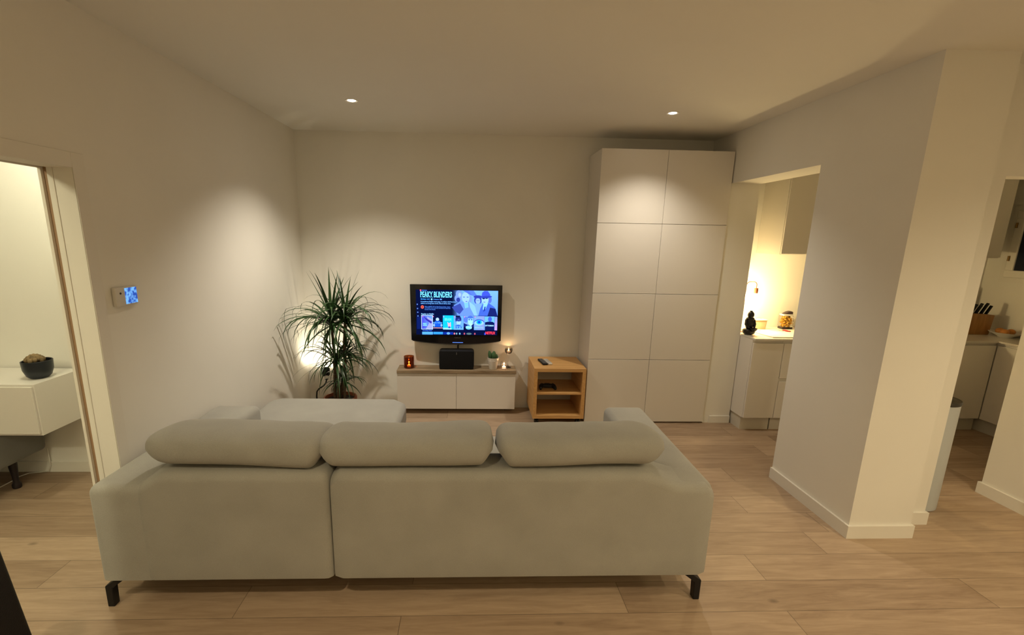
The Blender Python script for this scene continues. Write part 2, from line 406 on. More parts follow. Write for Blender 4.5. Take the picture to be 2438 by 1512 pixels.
# loose back rolls lying on the back
def pillow(x0, x1, seed, rl=.10, rr=.10, tilt=0):
    """roll-shaped cushion: even section along its length, blunt ends"""
    rnd = random.Random(seed); ph = [rnd.uniform(0, 6) for _ in range(8)]
    t = bmesh.new(); n = 72; m = 40; rings = []
    yc, zc, hy, hz = 2.095, .788, .180, .083
    for i in range(n + 1):
        u = i / n; x = x0 + (x1 - x0) * (.5 - .5 * math.cos(PI * u)) if False else x0 + (x1 - x0) * u
        dl, dr = (x - x0) / rl, (x1 - x) / rr
        e = min(dl, dr, 1)
        k = (1 - (1 - e) ** 2.6) ** (1 / 2.6)
        k = max(k, .02)
        ring = []
        for j in range(m):
            a = 2 * PI * j / m; c_, s_ = math.cos(a), math.sin(a)
            yy = math.copysign(abs(c_) ** .72, c_); zz = math.copysign(abs(s_) ** .80, s_)
            wr_ = .022 * math.sin(11 * x + 2.2 * a + ph[0]) * (1 - .4 * e) + .012 * math.sin(31 * x - 3 * a + ph[1]) * max(s_, 0) + .02 * math.sin(4 * x + ph[2])
            kk = k * (1 + wr_)
            xx = x
            # ends lean: the lower edge is drawn in
            sh = .045 * max(0, 1 - min(dl, 1)) * max(-zz, 0) - .045 * max(0, 1 - min(dr, 1)) * max(-zz, 0)
            ring.append(t.verts.new((xx + sh, yc + hy * yy * kk, zc + hz * zz * kk + .006 * math.sin(5 * x + ph[3]) + tilt * (x - (x0 + x1) / 2))))
        rings.append(ring)
    for a, b in zip(rings, rings[1:]):
        for j in range(m): t.faces.new((a[j], a[(j + 1) % m], b[(j + 1) % m], b[j]))
    t.faces.new(rings[0][::-1]); t.faces.new(rings[-1])
    bmesh.ops.recalc_face_normals(t, faces=t.faces)
    c = Vector((0, yc, zc)); M = T(c) @ Rx(math.radians(-6)) @ T(-c)
    return MB()._add(t, M).obj('back_cushion', MSOFA, sofa, angle=180)
pillow(-1.505, -.660, 1, .17, .09, -.012)
pillow(-.712, .128, 2, .11, .08)
pillow(.135, .962, 3, .08, .15)
def leg(x, y, sgn, d=1):
    # bent flat steel: runs out under the corner, then straight down
    w = MB(); p = [(x, 0), (x, .112), (x - sgn * .085, .172), (x - sgn * .125, .172), (x - sgn * .036, .104), (x - sgn * .032, 0)]
    w.prism(p, 1, y, y + .036 * d, bev=.003, seg=1)
    return w.obj('leg', MBLK, sofa, smooth=False)
leg(SX0 - .012, SY + .035, -1); leg(SX1 + .004, SY + .035, 1)
leg(-1.57, 3.48, -1); leg(-.55, 3.48, 1); leg(1.17, 2.88, 1)

# ================================================================== tall wardrobe
WX, WY, WW = 1.151, 4.196, 1.2
wr = thing('wardrobe', 'tall white handleless wardrobe of eight square doors beside the kitchen opening', 'wardrobe', (WX + WW / 2, 4.4, 0))
MB().box(WX + .002, WX + WW - .002, WY + .02, YB - .002, .01, 2.572, bev=.001, seg=1).box(WX + .03, WX + WW - .03, WY + .05, YB - .01, 0, .012).obj('carcass', MLAC, wr, smooth=False)
for j in range(4):
    for i in range(2):
        MB().box(WX + .6 * i + .0015, WX + .6 * (i + 1) - .0015, WY, WY + .018, .014 + .64 * j + .0018, .014 + .64 * (j + 1) - .0018, bev=.0012, seg=1).obj('door', MLAC, wr, smooth=False)

# ================================================================== floating tv cabinet
TX0, TX1, TY = -.722, .478, 4.416
tc_ = thing('floating_cabinet', 'white wall-hung cabinet with two doors under the television', 'cabinet', ((TX0 + TX1) / 2, 4.5, .056))
MB().box(TX0, TX1, TY + .018, YB - .001, .056, .436).obj('carcass', MLAC, tc_, smooth=False)
for i in range(2):
    MB().box(TX0 + .6 * i + .0012, TX0 + .6 * (i + 1) - .0012, TY, TY + .017, .056, .432, bev=.001, seg=1).obj('door', MLAC, tc_, smooth=False)
PZ = .469
tag(MB().box(TX0 + .001, TX1 + .006, TY - .012, YB - .001, .4365, PZ, bev=.002, seg=1).obj('wooden_shelf_board', MPLANK, smooth=False),
    'weathered brown wooden board lying along the top of the low white cabinet', 'shelf board')

# ================================================================== television
def lin(c): return tuple((v / 12.92 if v <= .04045 else ((v + .055) / 1.055) ** 2.4) for v in c)
def hexc(h): return lin(tuple(int(h[i:i + 2], 16) / 255 for i in (0, 2, 4)))
TVX0, TVX1, TVZT, TVZB = -.588, .328, 1.322, .758
TVY = 4.50
tv = thing('television', 'black flat-screen television showing a streaming menu above the low cabinet', 'television', (-.13, 4.52, .75))
def tvoutline(m=0, zt=TVZT, zb=TVZB):
    pts = [(TVX0 + m, zt - m), (TVX1 - m, zt - m), (TVX1 - m - .004, zb + m)]
    n = 16
    for k in range(n + 1):
        u = k / n; x = TVX1 - m - .004 + (TVX0 + .010 + m - (TVX1 - m - .004)) * u
        pts.append((x, zb + m - .038 * (1 - (2 * u - 1) ** 2) ** .85))
    pts[3:4] = []
    pts.append((TVX0 + m + .008, zb + m + .001))
    return pts
MB().prism(tvoutline(), 1, TVY, TVY + .05, bev=.006, seg=3).obj('frame', MGLOSSBLK, tv)
MB().prism(tvoutline(.05), 1, TVY + .05, TVY + .072, bev=.004, seg=1).box(-.22, -.02, TVY + .07, YB - .001, .92, 1.16).obj('rear_cover', MPLAST, tv, smooth=False)
# bottom lip strip
lip = []
for k in range(25):
    u = k / 24; x = TVX0 + .02 + (TVX1 - TVX0 - .035) * u
    lip.append((x, TVY + .002, TVZB - .036 * (1 - (2 * u - 1) ** 2) ** .85 - .003))
MB().tube(lip, .0045, 8).obj('lower_trim', P('dark_chrome', (.06, .055, .05), .3, metal=.6), tv)
# screen picture: flat shapes in thin layers, colours stored on the mesh
SCX0, SCX1, SCZ1, SCZ0 = -.530, .286, 1.272, .817
class Screen:
    def __init__(s): s.bm = bmesh.new(); s.cl = s.bm.loops.layers.float_color.new('picture'); s.k = 0
    def xy(s, px, py):   # picture pixels of the 16:9 image (235..1897, 255..1165)
        return SCX0 + (px - 235) / 1662 * (SCX1 - SCX0), SCZ1 - (py - 255) / 910 * (SCZ1 - SCZ0)
    def poly(s, pts, cols):
        s.k += 1; y = TVY - .0006 - s.k * .000012
        if not isinstance(cols[0], (tuple, list)): cols = [cols] * len(pts)
        vs = []
        for p in pts:
            px = min(max(p[0], 235), 1897); py = min(max(p[1], 255), 1165)
            x, z = s.xy(px, py); vs.append(s.bm.verts.new((x, y, z)))
        try: f = s.bm.faces.new(vs)
        except ValueError: return
        for l, c in zip(f.loops, cols): l[s.cl] = (*c, 1)
    def rect(s, x0, y0, x1, y1, c, c2=None, vert=False):
        c2 = c2 or c
        s.poly([(x0, y0), (x1, y0), (x1, y1), (x0, y1)], [c, c, c2, c2] if vert else [c, c2, c2, c])
    def ell(s, cx, cy, rx, ry, c, a0=0, a1=360, rot=0, n=28):
        pts = []
        ca, sa = math.cos(rot), math.sin(rot)
        for k in range(n):
            a = math.radians(a0 + (a1 - a0) * k / (n if a1 - a0 == 360 else n - 1)); ex, ey = rx * math.cos(a), ry * math.sin(a)
            pts.append((cx + ex * ca - ey * sa, cy + ex * sa + ey * ca))
        s.poly(pts, c)
    def text(s, txt, x0, y0, x1, y1, c, bold=0):
        cu = bpy.data.curves.new('t', 'FONT'); cu.body = txt; cu.resolution_u = 2; cu.offset = bold
        ob = bpy.data.objects.new('t', cu); COL.objects.link(ob)
        dg = bpy.context.evaluated_depsgraph_get(); me = bpy.data.meshes.new_from_object(ob.evaluated_get(dg))
        xs = [v.co.x for v in me.vertices]; ys = [v.co.y for v in me.vertices]
        a, b, d, e = min(xs), max(xs), min(ys), max(ys)
        s.k += 1; y = TVY - .0006 - s.k * .000012
        vs = []
        for v in me.vertices:
            px = x0 + (v.co.x - a) / (b - a) * (x1 - x0); py = y1 - (v.co.y - d) / max(e - d, 1e-6) * (y1 - y0)
            X, Z = s.xy(px, py); vs.append(s.bm.verts.new((X, y, Z)))
        for f in me.polygons:
            try: nf = s.bm.faces.new([vs[i] for i in f.vertices])
            except ValueError: continue
            for l in nf.loops: l[s.cl] = (*c, 1)
        bpy.data.objects.remove(ob); bpy.data.curves.remove(cu); bpy.data.meshes.remove(me)
Sc = Screen()
NAVY, SKY, SKY2 = (.0015, .004, .035), hexc('6fa8ff'), hexc('5e8ef2')
BLU, WHT, CYN = hexc('3f7dff'), hexc('bfd8ff'), hexc('7fd8ff')
DBL = hexc('101a5a'); MID = hexc('2a4cc0')
Sc.rect(235, 255, 1897, 1165, NAVY)
# hero picture: pale backdrop fading to the left, three generic people in old-fashioned hats
for k in range(14):
    def g(u): 
        u = min(max(u, 0), 1); u = u * u * (3 - 2 * u); return tuple(NAVY[i] + (SKY[i] - NAVY[i]) * u for i in range(3))
    x0 = 960 + k * 20
    Sc.rect(x0, 262, x0 + 20, 770, g(k / 14), g((k + 1) / 14))
Sc.rect(1240, 262, 1897, 770, SKY, SKY2, True)
Sc.poly([(1180, 262), (1400, 262), (1500, 400), (1330, 350)], hexc('4f74e0'))
for cx, cy_, rx, ry in ((1100, 330, 60, 70), (1080, 420, 65, 75), (1130, 380, 60, 80), (1330, 430, 40, 70)): Sc.ell(cx, cy_, rx, ry, hexc('6f8fe6'))
Sc.ell(1090, 450, 40, 45, hexc('2a3a90')); Sc.ell(1120, 350, 30, 40, hexc('8fb0ff'))
Sc.poly([(1000, 560), (1150, 480), (1300, 490), (1400, 560), (1520, 770), (1080, 770)], hexc('5f86e8'))
Sc.poly([(960, 600), (1130, 520), (1200, 640), (1120, 740), (1030, 690)], hexc('33449a'))
Sc.poly([(1310, 480), (1420, 560), (1520, 770), (1420, 770), (1330, 600)], hexc('7fb4ff'))
Sc.poly([(1190, 430), (1290, 440), (1300, 600), (1230, 620)], hexc('6fb2ff'))
Sc.ell(1240, 405, 78, 105, hexc('8fb8ff'), rot=-.1)
for ex in (1205, 1280): Sc.ell(ex, 395, 22, 8, hexc('3a55c0'))
Sc.ell(1258, 480, 20, 8, hexc('4a4fc0')); Sc.poly([(1190, 262), (1290, 262), (1370, 360), (1300, 330)], hexc('4a66d8'))
Sc.ell(1490, 450, 78, 90, hexc('2f3fa8')); Sc.ell(1490, 470, 48, 62, hexc('86aaff')); Sc.ell(1490, 385, 90, 30, hexc('2a36a0'))
Sc.ell(1472, 460, 10, 5, DBL); Sc.ell(1508, 460, 10, 5, DBL); Sc.poly([(1420, 520), (1560, 520), (1590, 770), (1480, 770)], hexc('6f9cf5'))
Sc.poly([(1590, 520), (1700, 500), (1830, 590), (1890, 770), (1500, 770), (1540, 620)], hexc('3c5fc8'))
Sc.poly([(1740, 600), (1850, 620), (1897, 770), (1690, 770)], hexc('141f66'))
Sc.poly([(1600, 520), (1700, 505), (1640, 650), (1590, 640)], hexc('7fc0ff')); Sc.poly([(1625, 580), (1650, 580), (1640, 660), (1600, 690)], hexc('2038a0'))
Sc.ell(1730, 440, 40, 70, hexc('4f66c8')); Sc.ell(1635, 445, 72, 85, hexc('8fbcff'))
Sc.ell(1605, 412, 30, 20, DBL); Sc.ell(1665, 405, 30, 20, DBL); Sc.ell(1620, 490, 22, 7, hexc('4a60c8'))
Sc.poly([(1560, 385), (1575, 300), (1620, 265), (1690, 268), (1735, 330), (1745, 375)], hexc('3a4fd0')); Sc.ell(1655, 385, 122, 22, hexc('2a3cb0'), rot=-.06)
# menu words
Sc.rect(318, 255, 345, 285, hexc('ff5a7a')); Sc.text('SERIES', 355, 262, 460, 277, hexc('4f86ff'), .02)
Sc.text('PEAKY BLINDERS', 325, 293, 965, 408, hexc('6fd2ff'), .022)
for xx in range(325, 965, 46): Sc.rect(xx, 293, xx + 26, 300, hexc('6fd2ff')); Sc.rect(xx, 400, xx + 26, 408, hexc('6fd2ff'))
Sc.text('98% Match  2019', 330, 432, 515, 456, hexc('3fa0ff'), .02); Sc.ell(553, 445, 18, 18, hexc('7fc8ff')); Sc.text('5 Seasons', 590, 435, 700, 458, hexc('4f96ff'), .02); Sc.rect(718, 434, 758, 458, hexc('5f96ff'))
Sc.text('A murderous English street gang. A ruthless chief becomes', 330, 480, 1045, 512, hexc('6fb2ff'), .02)
Sc.text('called in to bring them down. Blood will be shed.', 330, 517, 940, 548, hexc('6fb2ff'), .02)
Sc.ell(364, 603, 31, 33, hexc('ff5a48')); Sc.poly([(350, 592), (378, 592), (364, 618)], hexc('3a0a18')); Sc.rect(360, 612, 368, 624, hexc('3a0a18'))
Sc.text('Won a BAFTA TV for Best Drama Series. Actors', 412, 585, 930, 606, hexc('4f86f0'), .02)
Sc.text('and creators were honoured, nominated and supporting', 412, 615, 930, 636, hexc('4f86f0'), .02)
Sc.text('honours of the Awards.', 412, 643, 630, 661, hexc('4f86f0'), .02)
Sc.text('Popular on Netflix', 340, 728, 598, 762, hexc('8fc8ff'), .025)
for yy in (550, 635, 710, 785, 865, 945): Sc.ell(262 + (yy - 550) * .05, yy, 13, 13, hexc('5f86d8')); Sc.ell(262 + (yy - 550) * .05, yy, 6, 6, DBL)
# poster row
Sc.rect(250, 800, 325, 1050, hexc('0a1a5a'))
Sc.rect(338, 764, 574, 1058, hexc('a8c8ff')); Sc.rect(350, 775, 562, 1048, hexc('4038c8'), hexc('5f8fe8'))
Sc.poly([(450, 790), (562, 850), (562, 1048), (430, 1048), (500, 930)], hexc('8f96f0')); Sc.poly([(380, 790), (560, 900), (540, 940), (440, 870)], hexc('332a9a'))
Sc.text('PEAKY', 372, 925, 455, 955, hexc('7fe0ff'), .03); Sc.text('BLINDERS', 372, 960, 455, 985, hexc('7fe0ff'), .03)
Sc.rect(577, 770, 776, 1045, hexc('05103a')); Sc.ell(668, 850, 34, 34, hexc('9fc0ff')); Sc.poly([(620, 880), (720, 880), (765, 1005), (585, 1005)], hexc('1450c8')); Sc.text('KIN / WARS', 582, 905, 765, 935, hexc('5fa8ff'), .03)
for ex in (598, 750): Sc.ell(ex, 970, 20, 30, hexc('7fa8e8'))
Sc.rect(577, 1018, 776, 1032, hexc('d89ab0'))
Sc.rect(779, 768, 998, 1055, hexc('10b4f5')); Sc.text('BRAIN', 815, 820, 950, 878, hexc('5fdcff'), .03)
Sc.poly([(870, 900), (905, 930), (940, 900), (945, 1000), (885, 1000)], hexc('d8a0b8')); Sc.rect(785, 1020, 955, 1055, hexc('8fdcff')); Sc.ell(910, 1010, 22, 20, hexc('3050a8'))
Sc.rect(1000, 772, 1202, 1058, hexc('5f9cff')); Sc.ell(1095, 850, 62, 80, hexc('1a2470')); Sc.ell(1100, 900, 46, 60, hexc('8fc0ff')); Sc.ell(1100, 866, 46, 22, hexc('2a3a90'))
Sc.rect(1040, 772, 1130, 800, NAVY); Sc.poly([(1030, 975), (1100, 950), (1190, 1000), (1190, 1010), (1030, 1010)], hexc('2f5ac0')); Sc.rect(1015, 985, 1195, 1050, hexc('62a4ff')); Sc.text('S P Y', 1035, 992, 1180, 1032, hexc('2a46c0'), .05)
Sc.rect(1206, 772, 1410, 985, hexc('6f9af5')); Sc.ell(1250, 850, 45, 60, hexc('4f70d8')); Sc.ell(1340, 870, 52, 75, hexc('8fd0f8')); Sc.ell(1340, 800, 60, 28, hexc('3f66c8'))
Sc.ell(1318, 848, 20, 14, hexc('3b5fb8')); Sc.ell(1366, 848, 20, 14, hexc('3b5fb8')); Sc.poly([(1206, 920), (1300, 960), (1410, 930), (1410, 1000), (1206, 1000)], hexc('141e6a')); Sc.poly([(1290, 930), (1400, 930), (1350, 985)], hexc('9fe0ff'))
Sc.ell(1308, 1010, 64, 42, hexc('5fb0e8')); Sc.text('WWII', 1248, 985, 1370, 1032, hexc('9ff0ff'), .05)
Sc.rect(1415, 776, 1627, 1060, hexc('6a9cff'), hexc('7f8cf0')); Sc.ell(1520, 900, 105, 62, hexc('3050b8')); Sc.ell(1520, 912, 98, 52, hexc('86bcff')); Sc.ell(1520, 898, 55, 45, hexc('16a0f5')); Sc.ell(1520, 898, 24, 24, hexc('1038c8'))
Sc.text('KNOW IT ALL', 1430, 996, 1610, 1022, hexc('8ac4ff'), .03)
Sc.rect(1630, 780, 1836, 1060, hexc('5faaff')); Sc.ell(1742, 835, 40, 52, hexc('3c58c8')); Sc.poly([(1640, 900), (1700, 885), (1790, 885), (1834, 910), (1834, 1060), (1640, 1060)], hexc('0a1450')); Sc.text('OTTOMAN', 1642, 952, 1820, 982, hexc('9fd8ff'), .05)
Sc.rect(1840, 784, 1893, 1062, hexc('6f92f0'), hexc('b890f0'), True)
for rx_ in (372, 583, 795, 1012, 1222, 1437): Sc.rect(rx_ - 8, 782, rx_ + 8, 806, hexc('d06aa8'))
Sc.text('Trending Now', 362, 1068, 558, 1096, hexc('3f74ff'), .02)
Sc.rect(355, 1106, 574, 1162, hexc('4f9cff')); Sc.rect(584, 1106, 780, 1156, hexc('2f8cff')); Sc.rect(790, 1108, 990, 1158, hexc('0c2a90')); Sc.ell(890, 1135, 34, 24, hexc('5f9cff'))
for ex, c in ((1015, 'd07090'), (1060, '6f9ca8'), (1125, '6fb0d0'), (1220, 'b04a60'), (1315, '4f6a70'), (1435, 'b04a60')): Sc.ell(ex, 1138, 16 if ex != 1315 else 55, 20, hexc(c))
Sc.rect(1630, 1115, 1660, 1160, hexc('2a46c0'))
Sc.text('NETFLIX', 1655, 1090, 1857, 1146, hexc('ff3c4c'), .035)
mscr, nt, b = new_mat('lit_screen'); nt.nodes.remove(b)
at = nt.nodes.new('ShaderNodeAttribute'); at.attribute_name = 'picture'; em = nt.nodes.new('ShaderNodeEmission'); em.inputs[1].default_value = 1.5
nt.links.new(at.outputs['Color'], em.inputs[0]); nt.links.new(em.outputs[0], nt.nodes['Material Output'].inputs[0])
me = bpy.data.meshes.new('screen'); Sc.bm.to_mesh(me); Sc.bm.free(); me.materials.append(mscr)
so = bpy.data.objects.new('screen', me); COL.objects.link(so); so.parent = tv; so.matrix_parent_inverse = T(-Vector(tv.location)); so['label'] = 'glowing blue streaming menu'
def text_obj(name, txt, M, w, h, mat, parent, bold=.0):
    cu = bpy.data.curves.new('t', 'FONT'); cu.body = txt; cu.offset = bold; cu.extrude = .02
    ob = bpy.data.objects.new('t', cu); COL.objects.link(ob)
    dg = bpy.context.evaluated_depsgraph_get(); me = bpy.data.meshes.new_from_object(ob.evaluated_get(dg))
    xs = [v.co.x for v in me.vertices]; ys = [v.co.y for v in me.vertices]; a, b_, d, e = min(xs), max(xs), min(ys), max(ys)
    for v in me.vertices:
        v.co = M @ Vector(((v.co.x - (a + b_) / 2) / (b_ - a) * w, (v.co.y - (d + e) / 2) / (e - d) * h, v.co.z * h))
    bpy.data.objects.remove(ob); bpy.data.curves.remove(cu); me.materials.clear(); me.materials.append(mat)
    o = bpy.data.objects.new(name, me); COL.objects.link(o)
    if parent is not None: o.parent = parent; o.matrix_parent_inverse = T(-Vector(parent.location))
    return o
MLOGO = P('silver_lettering', (.22, .22, .22), .3, metal=.5)
text_obj('brand_lettering', 'SAMSUNG', T((-.115, TVY - .0012, .787)) @ Rx(PI / 2), .062, .008, MLOGO, tv, .02)
MLED = P('blue_led', (.05, .1, 1), .4, emit=(.06, .16, 1), es=4)
MB().box(-.165, -.060, TVY - .002, TVY - .0002, .7365, .7395, bev=.0006, seg=1).obj('power_light', MLED, tv)
MB().tube([(-.095, 4.56, .735), (-.10, 4.575, .71), (-.112, 4.588, .69), (-.112, 4.590, .60)], .007, 8).obj('cable', MPLAST, tv)

# ================================================================== things on the board
spk = thing('loudspeaker', 'wide black loudspeaker with rounded corners below the television', 'speaker', (-.123, 4.5, PZ))
MB().box(-.300, .054, 4.445, 4.575, PZ, PZ + .196, bev=.028, seg=6).obj('body', MPLAST, spk)
MB().box(-.296, .050, 4.440, 4.452, PZ + .004, PZ + .192, bev=.0055, seg=3).obj('grille', MSPK, spk)
MB().box(-.125, -.121, 4.4385, 4.4405, PZ + .155, PZ + .18).obj('brand_mark', MLOGO, spk, smooth=False)

def flame_mat(name, es): return P(name, (1, .8, .5), .5, emit=(1, .62, .28), es=es)
MFLAME = flame_mat('candle_flame', 30)
MWAX = P('candle_wax', (.9, .8, .65), .5, emit=(1, .5, .3), es=1.2)
def tealight(x, y, z, r, parent):
    MB().lathe([(0, 0), (r, 0), (r, .016), (r * .9, .016), (r * .88, .012), (0, .012)], 24, T((x, y, z))).obj('tealight', MWAX, parent)
    parent = [c for c in bpy.data.objects if c.name.startswith('tealight') and c.parent == parent][0]
    f = MB().lathe([(0, 0), (.0035, .003), (.0055, .009), (.0035, .017), (0, .026)], 12, T((x, y, z + .012))).obj('flame', MFLAME, parent)
    return f
def cyl_glass(name, label, x, y, r, h, mat, th=.004, prof=None, cat='candle holder'):
    t = thing(name, label, cat, (x, y, PZ))
    pr = prof or [(0, 0), (r * .9, 0), (r, .006), (r, h), (r - th, h), (r - th, .012), (0, .012)]
    MB().lathe(pr, 40, T((x, y, PZ))).obj('glass', mat, t)
    return t
MAMB = P('amber_glass', (.32, .075, .012), .05, trans=.95, ior=1.45)
MCLR = P('clear_glass', (.95, .93, .92), .02, trans=1, ior=1.45)
MSMOKE = P('smoked_glass', (.25, .23, .2), .05, trans=.85, ior=1.45)
g1 = cyl_glass('candle_holder', 'amber brown glass holder with a lit tealight at the left end of the board', -.609, 4.50, .052, .122, MAMB)
tealight(-.609, 4.50, PZ + .0125, .019, g1)
light('candle_light', 'POINT', (-.609, 4.50, PZ + .060), .25, (1, .5, .2), size=.006)
g2 = cyl_glass('candle_holder', 'small round clear glass holder with a lit tealight beside the potted cactus', .362, 4.475, .04, .08, MCLR,
               prof=[(0, 0), (.026, 0), (.034, .008), (.040, .03), (.040, .045), (.033, .078), (.031, .078), (.037, .045), (.037, .03), (.031, .012), (0, .01)])
tealight(.362, 4.475, PZ + .011, .019, g2)
light('candle_light', 'POINT', (.362, 4.475, PZ + .060), .3, (1, .55, .25), size=.006)
g3 = thing('candle_holder', 'stemmed smoky glass bowl holder with a lit tealight, the tallest beside the cactus', 'candle holder', (.412, 4.545, PZ))
MB().lathe([(0, .142), (.008, .142), (.03, .152), (.039, .172), (.041, .186), (.037, .205), (.035, .205), (.038, .186), (.035, .172), (.024, .157), (0, .153)], 36, T((.412, 4.545, PZ))).obj('bowl', MSMOKE, g3)
MB().lathe([(0, 0), (.03, 0), (.03, .003), (.006, .008), (.0035, .02), (.003, .13), (.007, .1415), (0, .1415)], 28, T((.412, 4.545, PZ))).obj('stem', MCLR, g3)
tealight(.412, 4.545, PZ + .158, .019, g3)
light('candle_light', 'POINT', (.412, 4.545, PZ + .192), .35, (1, .6, .28), size=.006)
# potted cactus
MWPOT = P('white_enamel_pot', (.72, .68, .62), .35)
MCAC = P('cactus_skin', (.055, .13, .05), .6, noise=.2, nscale=60)
cx_, cy_ = .250, 4.487
cac = thing('potted_cactus', 'small green cactus in a ribbed white pot on the wooden board', 'plant', (cx_, cy_, PZ))
MB().lathe([(0, 0), (.038, 0), (.040, .004), (.0545, .088), (.0555, .092), (.0545, .096), (.057, .105), (.0585, .112), (.060, .121), (.057, .121), (.055, .112), (.040, .01), (0, .01)], 40, T((cx_, cy_, PZ))).obj('pot', MWPOT, cac)
MB().lathe([(0, .108), (.052, .108), (.0545, .104), (0, .104)], 24, T((cx_, cy_, PZ))).obj('soil', MSOIL, cac)
def cactus_arm(x, y, h, r, lean):
    t = MB(); n = 30; rib = 10
    bm2 = bmesh.new(); rings = []
    for j in range(15):
        v = j / 14; z = h * v; rr = r * math.sqrt(max(1 - (max(v - .55, 0) / .45) ** 2.2, 0)) * (.82 + .3 * math.sin(PI * min(v * 1.2, 1)))
        if j == 14: rings.append([bm2.verts.new((lean * v * v, 0, z))]); continue
        rings.append([bm2.verts.new((lean * v * v + rr * (1 + .09 * math.cos(rib * 2 * PI * k / n)) * math.cos(2 * PI * k / n), rr * (1 + .09 * math.cos(rib * 2 * PI * k / n)) * math.sin(2 * PI * k / n), z)) for k in range(n)])
    for a, b in zip(rings, rings[1:]):
        for k in range(n):
            if len(b) == 1: bm2.faces.new((a[k], a[(k + 1) % n], b[0]))
            else: bm2.faces.new((a[k], a[(k + 1) % n], b[(k + 1) % n], b[k]))
    bmesh.ops.recalc_face_normals(bm2, faces=bm2.faces)
    t._add(bm2, T((x, y, PZ + .105))).obj('cactus_stem', MCAC, cac, angle=180)
cactus_arm(cx_ - .030, cy_ - .004, .088, .017, -.012); cactus_arm(cx_ + .004, cy_ - .008, .085, .021, .004); cactus_arm(cx_ + .030, cy_ + .006, .048, .014, .004)

# ================================================================== oak side table on castors
OX0, OX1, OY0, OY1, OZ1 = .625, 1.124, 4.125, 4.575, .578
st = thing('side_table', 'square oak side table with an open shelf on black castors against the wardrobe', 'table', ((OX0 + OX1) / 2, (OY0 + OY1) / 2, 0))
TK = .034
MB().box(OX0, OX1, OY0, OY1, OZ1 - TK, OZ1, bev=.001, seg=1).obj('table_top', MOAKX, st, smooth=False)
MB().box(OX0, OX1, OY0, OY1, .072, .072 + TK, bev=.001, seg=1).obj('bottom_board', MOAKX, st, smooth=False)
for x in (OX0, OX1 - TK): MB().box(x, x + TK, OY0, OY1, .072 + TK, OZ1 - TK, bev=.001, seg=1).obj('side_panel', MOAK, st, smooth=False)
MB().box(OX0 + TK, OX1 - TK, OY0 + .008, OY1 - .01, .315, .333, bev=.001, seg=1).obj('shelf', MOAKX, st, smooth=False)
for x in (OX0 + .045, OX1 - .045):
    for y in (OY0 + .055, OY1 - .055):
        c = MB(); c.lathe([(0, -.009), (.022, -.009), (.024, -.006), (.024, .006), (.022, .009), (0, .009)], 24, T((x - .011, y, .0245)) @ Ry(PI / 2))
        c.lathe([(0, -.009), (.022, -.009), (.024, -.006), (.024, .006), (.022, .009), (0, .009)], 24, T((x + .011, y, .0245)) @ Ry(PI / 2))
        c.box(x - .0025, x + .0025, y - .006, y + .006, .03, .066); c.lathe([(0, .062), (.02, .062), (.02, .0715), (0, .0715)], 16, T((x, y, 0)))
        c.obj('castor', MBLK, st)
def remote(x, y, rz, wd, ln, mat, bmat, label, n):
    t = thing('remote_control', label, 'remote control', (x, y, OZ1))
    M = T((x, y, OZ1)) @ Rz(rz)
    MB().box(-wd / 2, wd / 2, -ln / 2, ln / 2, 0, .018, bev=.005, seg=3, M=M).obj('body', mat, t)
    b = MB()
    for j in range(n):
        for i in (-1, 0, 1):
            b.box(i * wd * .27 - wd * .08, i * wd * .27 + wd * .08, -ln * .42 + j * ln * .84 / n, -ln * .42 + j * ln * .84 / n + ln * .4 / n, .0175, .0195, M=M)
    b.obj('buttons', bmat, t, smooth=False)
MRW = P('white_plastic', (.66, .63, .57), .4); MGRY = P('grey_rubber', (.2, .2, .2), .7)
remote(.735, 4.335, math.radians(8), .048, .19, MPLAST, MGRY, 'black remote control lying on the oak side table', 10)
remote(.788, 4.338, math.radians(8), .040, .17, MRW, MGRY, 'white remote control lying beside the black one on the oak table', 7)
# game controller
gc = thing('game_controller', 'black game controller on the shelf of the oak side table', 'game controller', (.78, 4.26, .333))
z = .333
b = MB()
b.sellip((.78, 4.27, z + .030), (.058, .032, .017), .6, .6, 40, 20)
for s in (-1, 1):
    b.tube([(.78 + s * .050, 4.275, z + .032), (.78 + s * .062, 4.255, z + .028), (.78 + s * .071, 4.225, z + .020), (.78 + s * .074, 4.205, z + .013)], [.022, .022, .017, .010], 16)
b.obj('body', MPLAST, gc, angle=180)
for s in (-1, 1):
    MB().lathe([(0, 0), (.005, 0), (.005, .008), (.010, .010), (.010, .0125), (0, .0125)], 20, T((.78 + s * .024, 4.252, z + .040))).obj('thumb_stick', MPLAST, gc)
MB().box(.755, .805, 4.268, 4.292, z + .0455, z + .0485, bev=.001, seg=1).obj('touch_pad', MPLAST, gc)

# ================================================================== plant
PXc, PYc = -1.208, 4.12
pl = thing('dracaena_plant', 'tall spiky dracaena with several crowns in a terracotta pot in the room corner', 'plant', (PXc, PYc, 0))
MB().lathe([(0, 0), (.095, 0), (.10, .006), (.132, .225), (.132, .235), (.150, .240), (.152, .285), (.148, .292), (.138, .292), (.134, .27), (.095, .02), (0, .02)], 48, T((PXc, PYc, 0))).obj('pot', MTERRA, pl)
MB().lathe([(0, .268), (.06, .272), (.12, .266), (.134, .262), (0, .25)], 32, T((PXc, PYc, 0))).obj('soil', MSOIL, pl)
def trunk(p, r0, r1):
    n = 14; pts = []; rs = []
    for i in range(n + 1):
        u = i / n; pts.append(Vector(p[0]).lerp(Vector(p[1]), u) + Vector((.012 * math.sin(3 * u + p[0][0] * 20), .01 * math.sin(4 * u), 0)) * math.sin(PI * u)); rs.append(r0 + (r1 - r0) * u + .0012 * (-1) ** i)
    MB().tube(pts, rs, 12).obj('trunk', MBARK, pl)
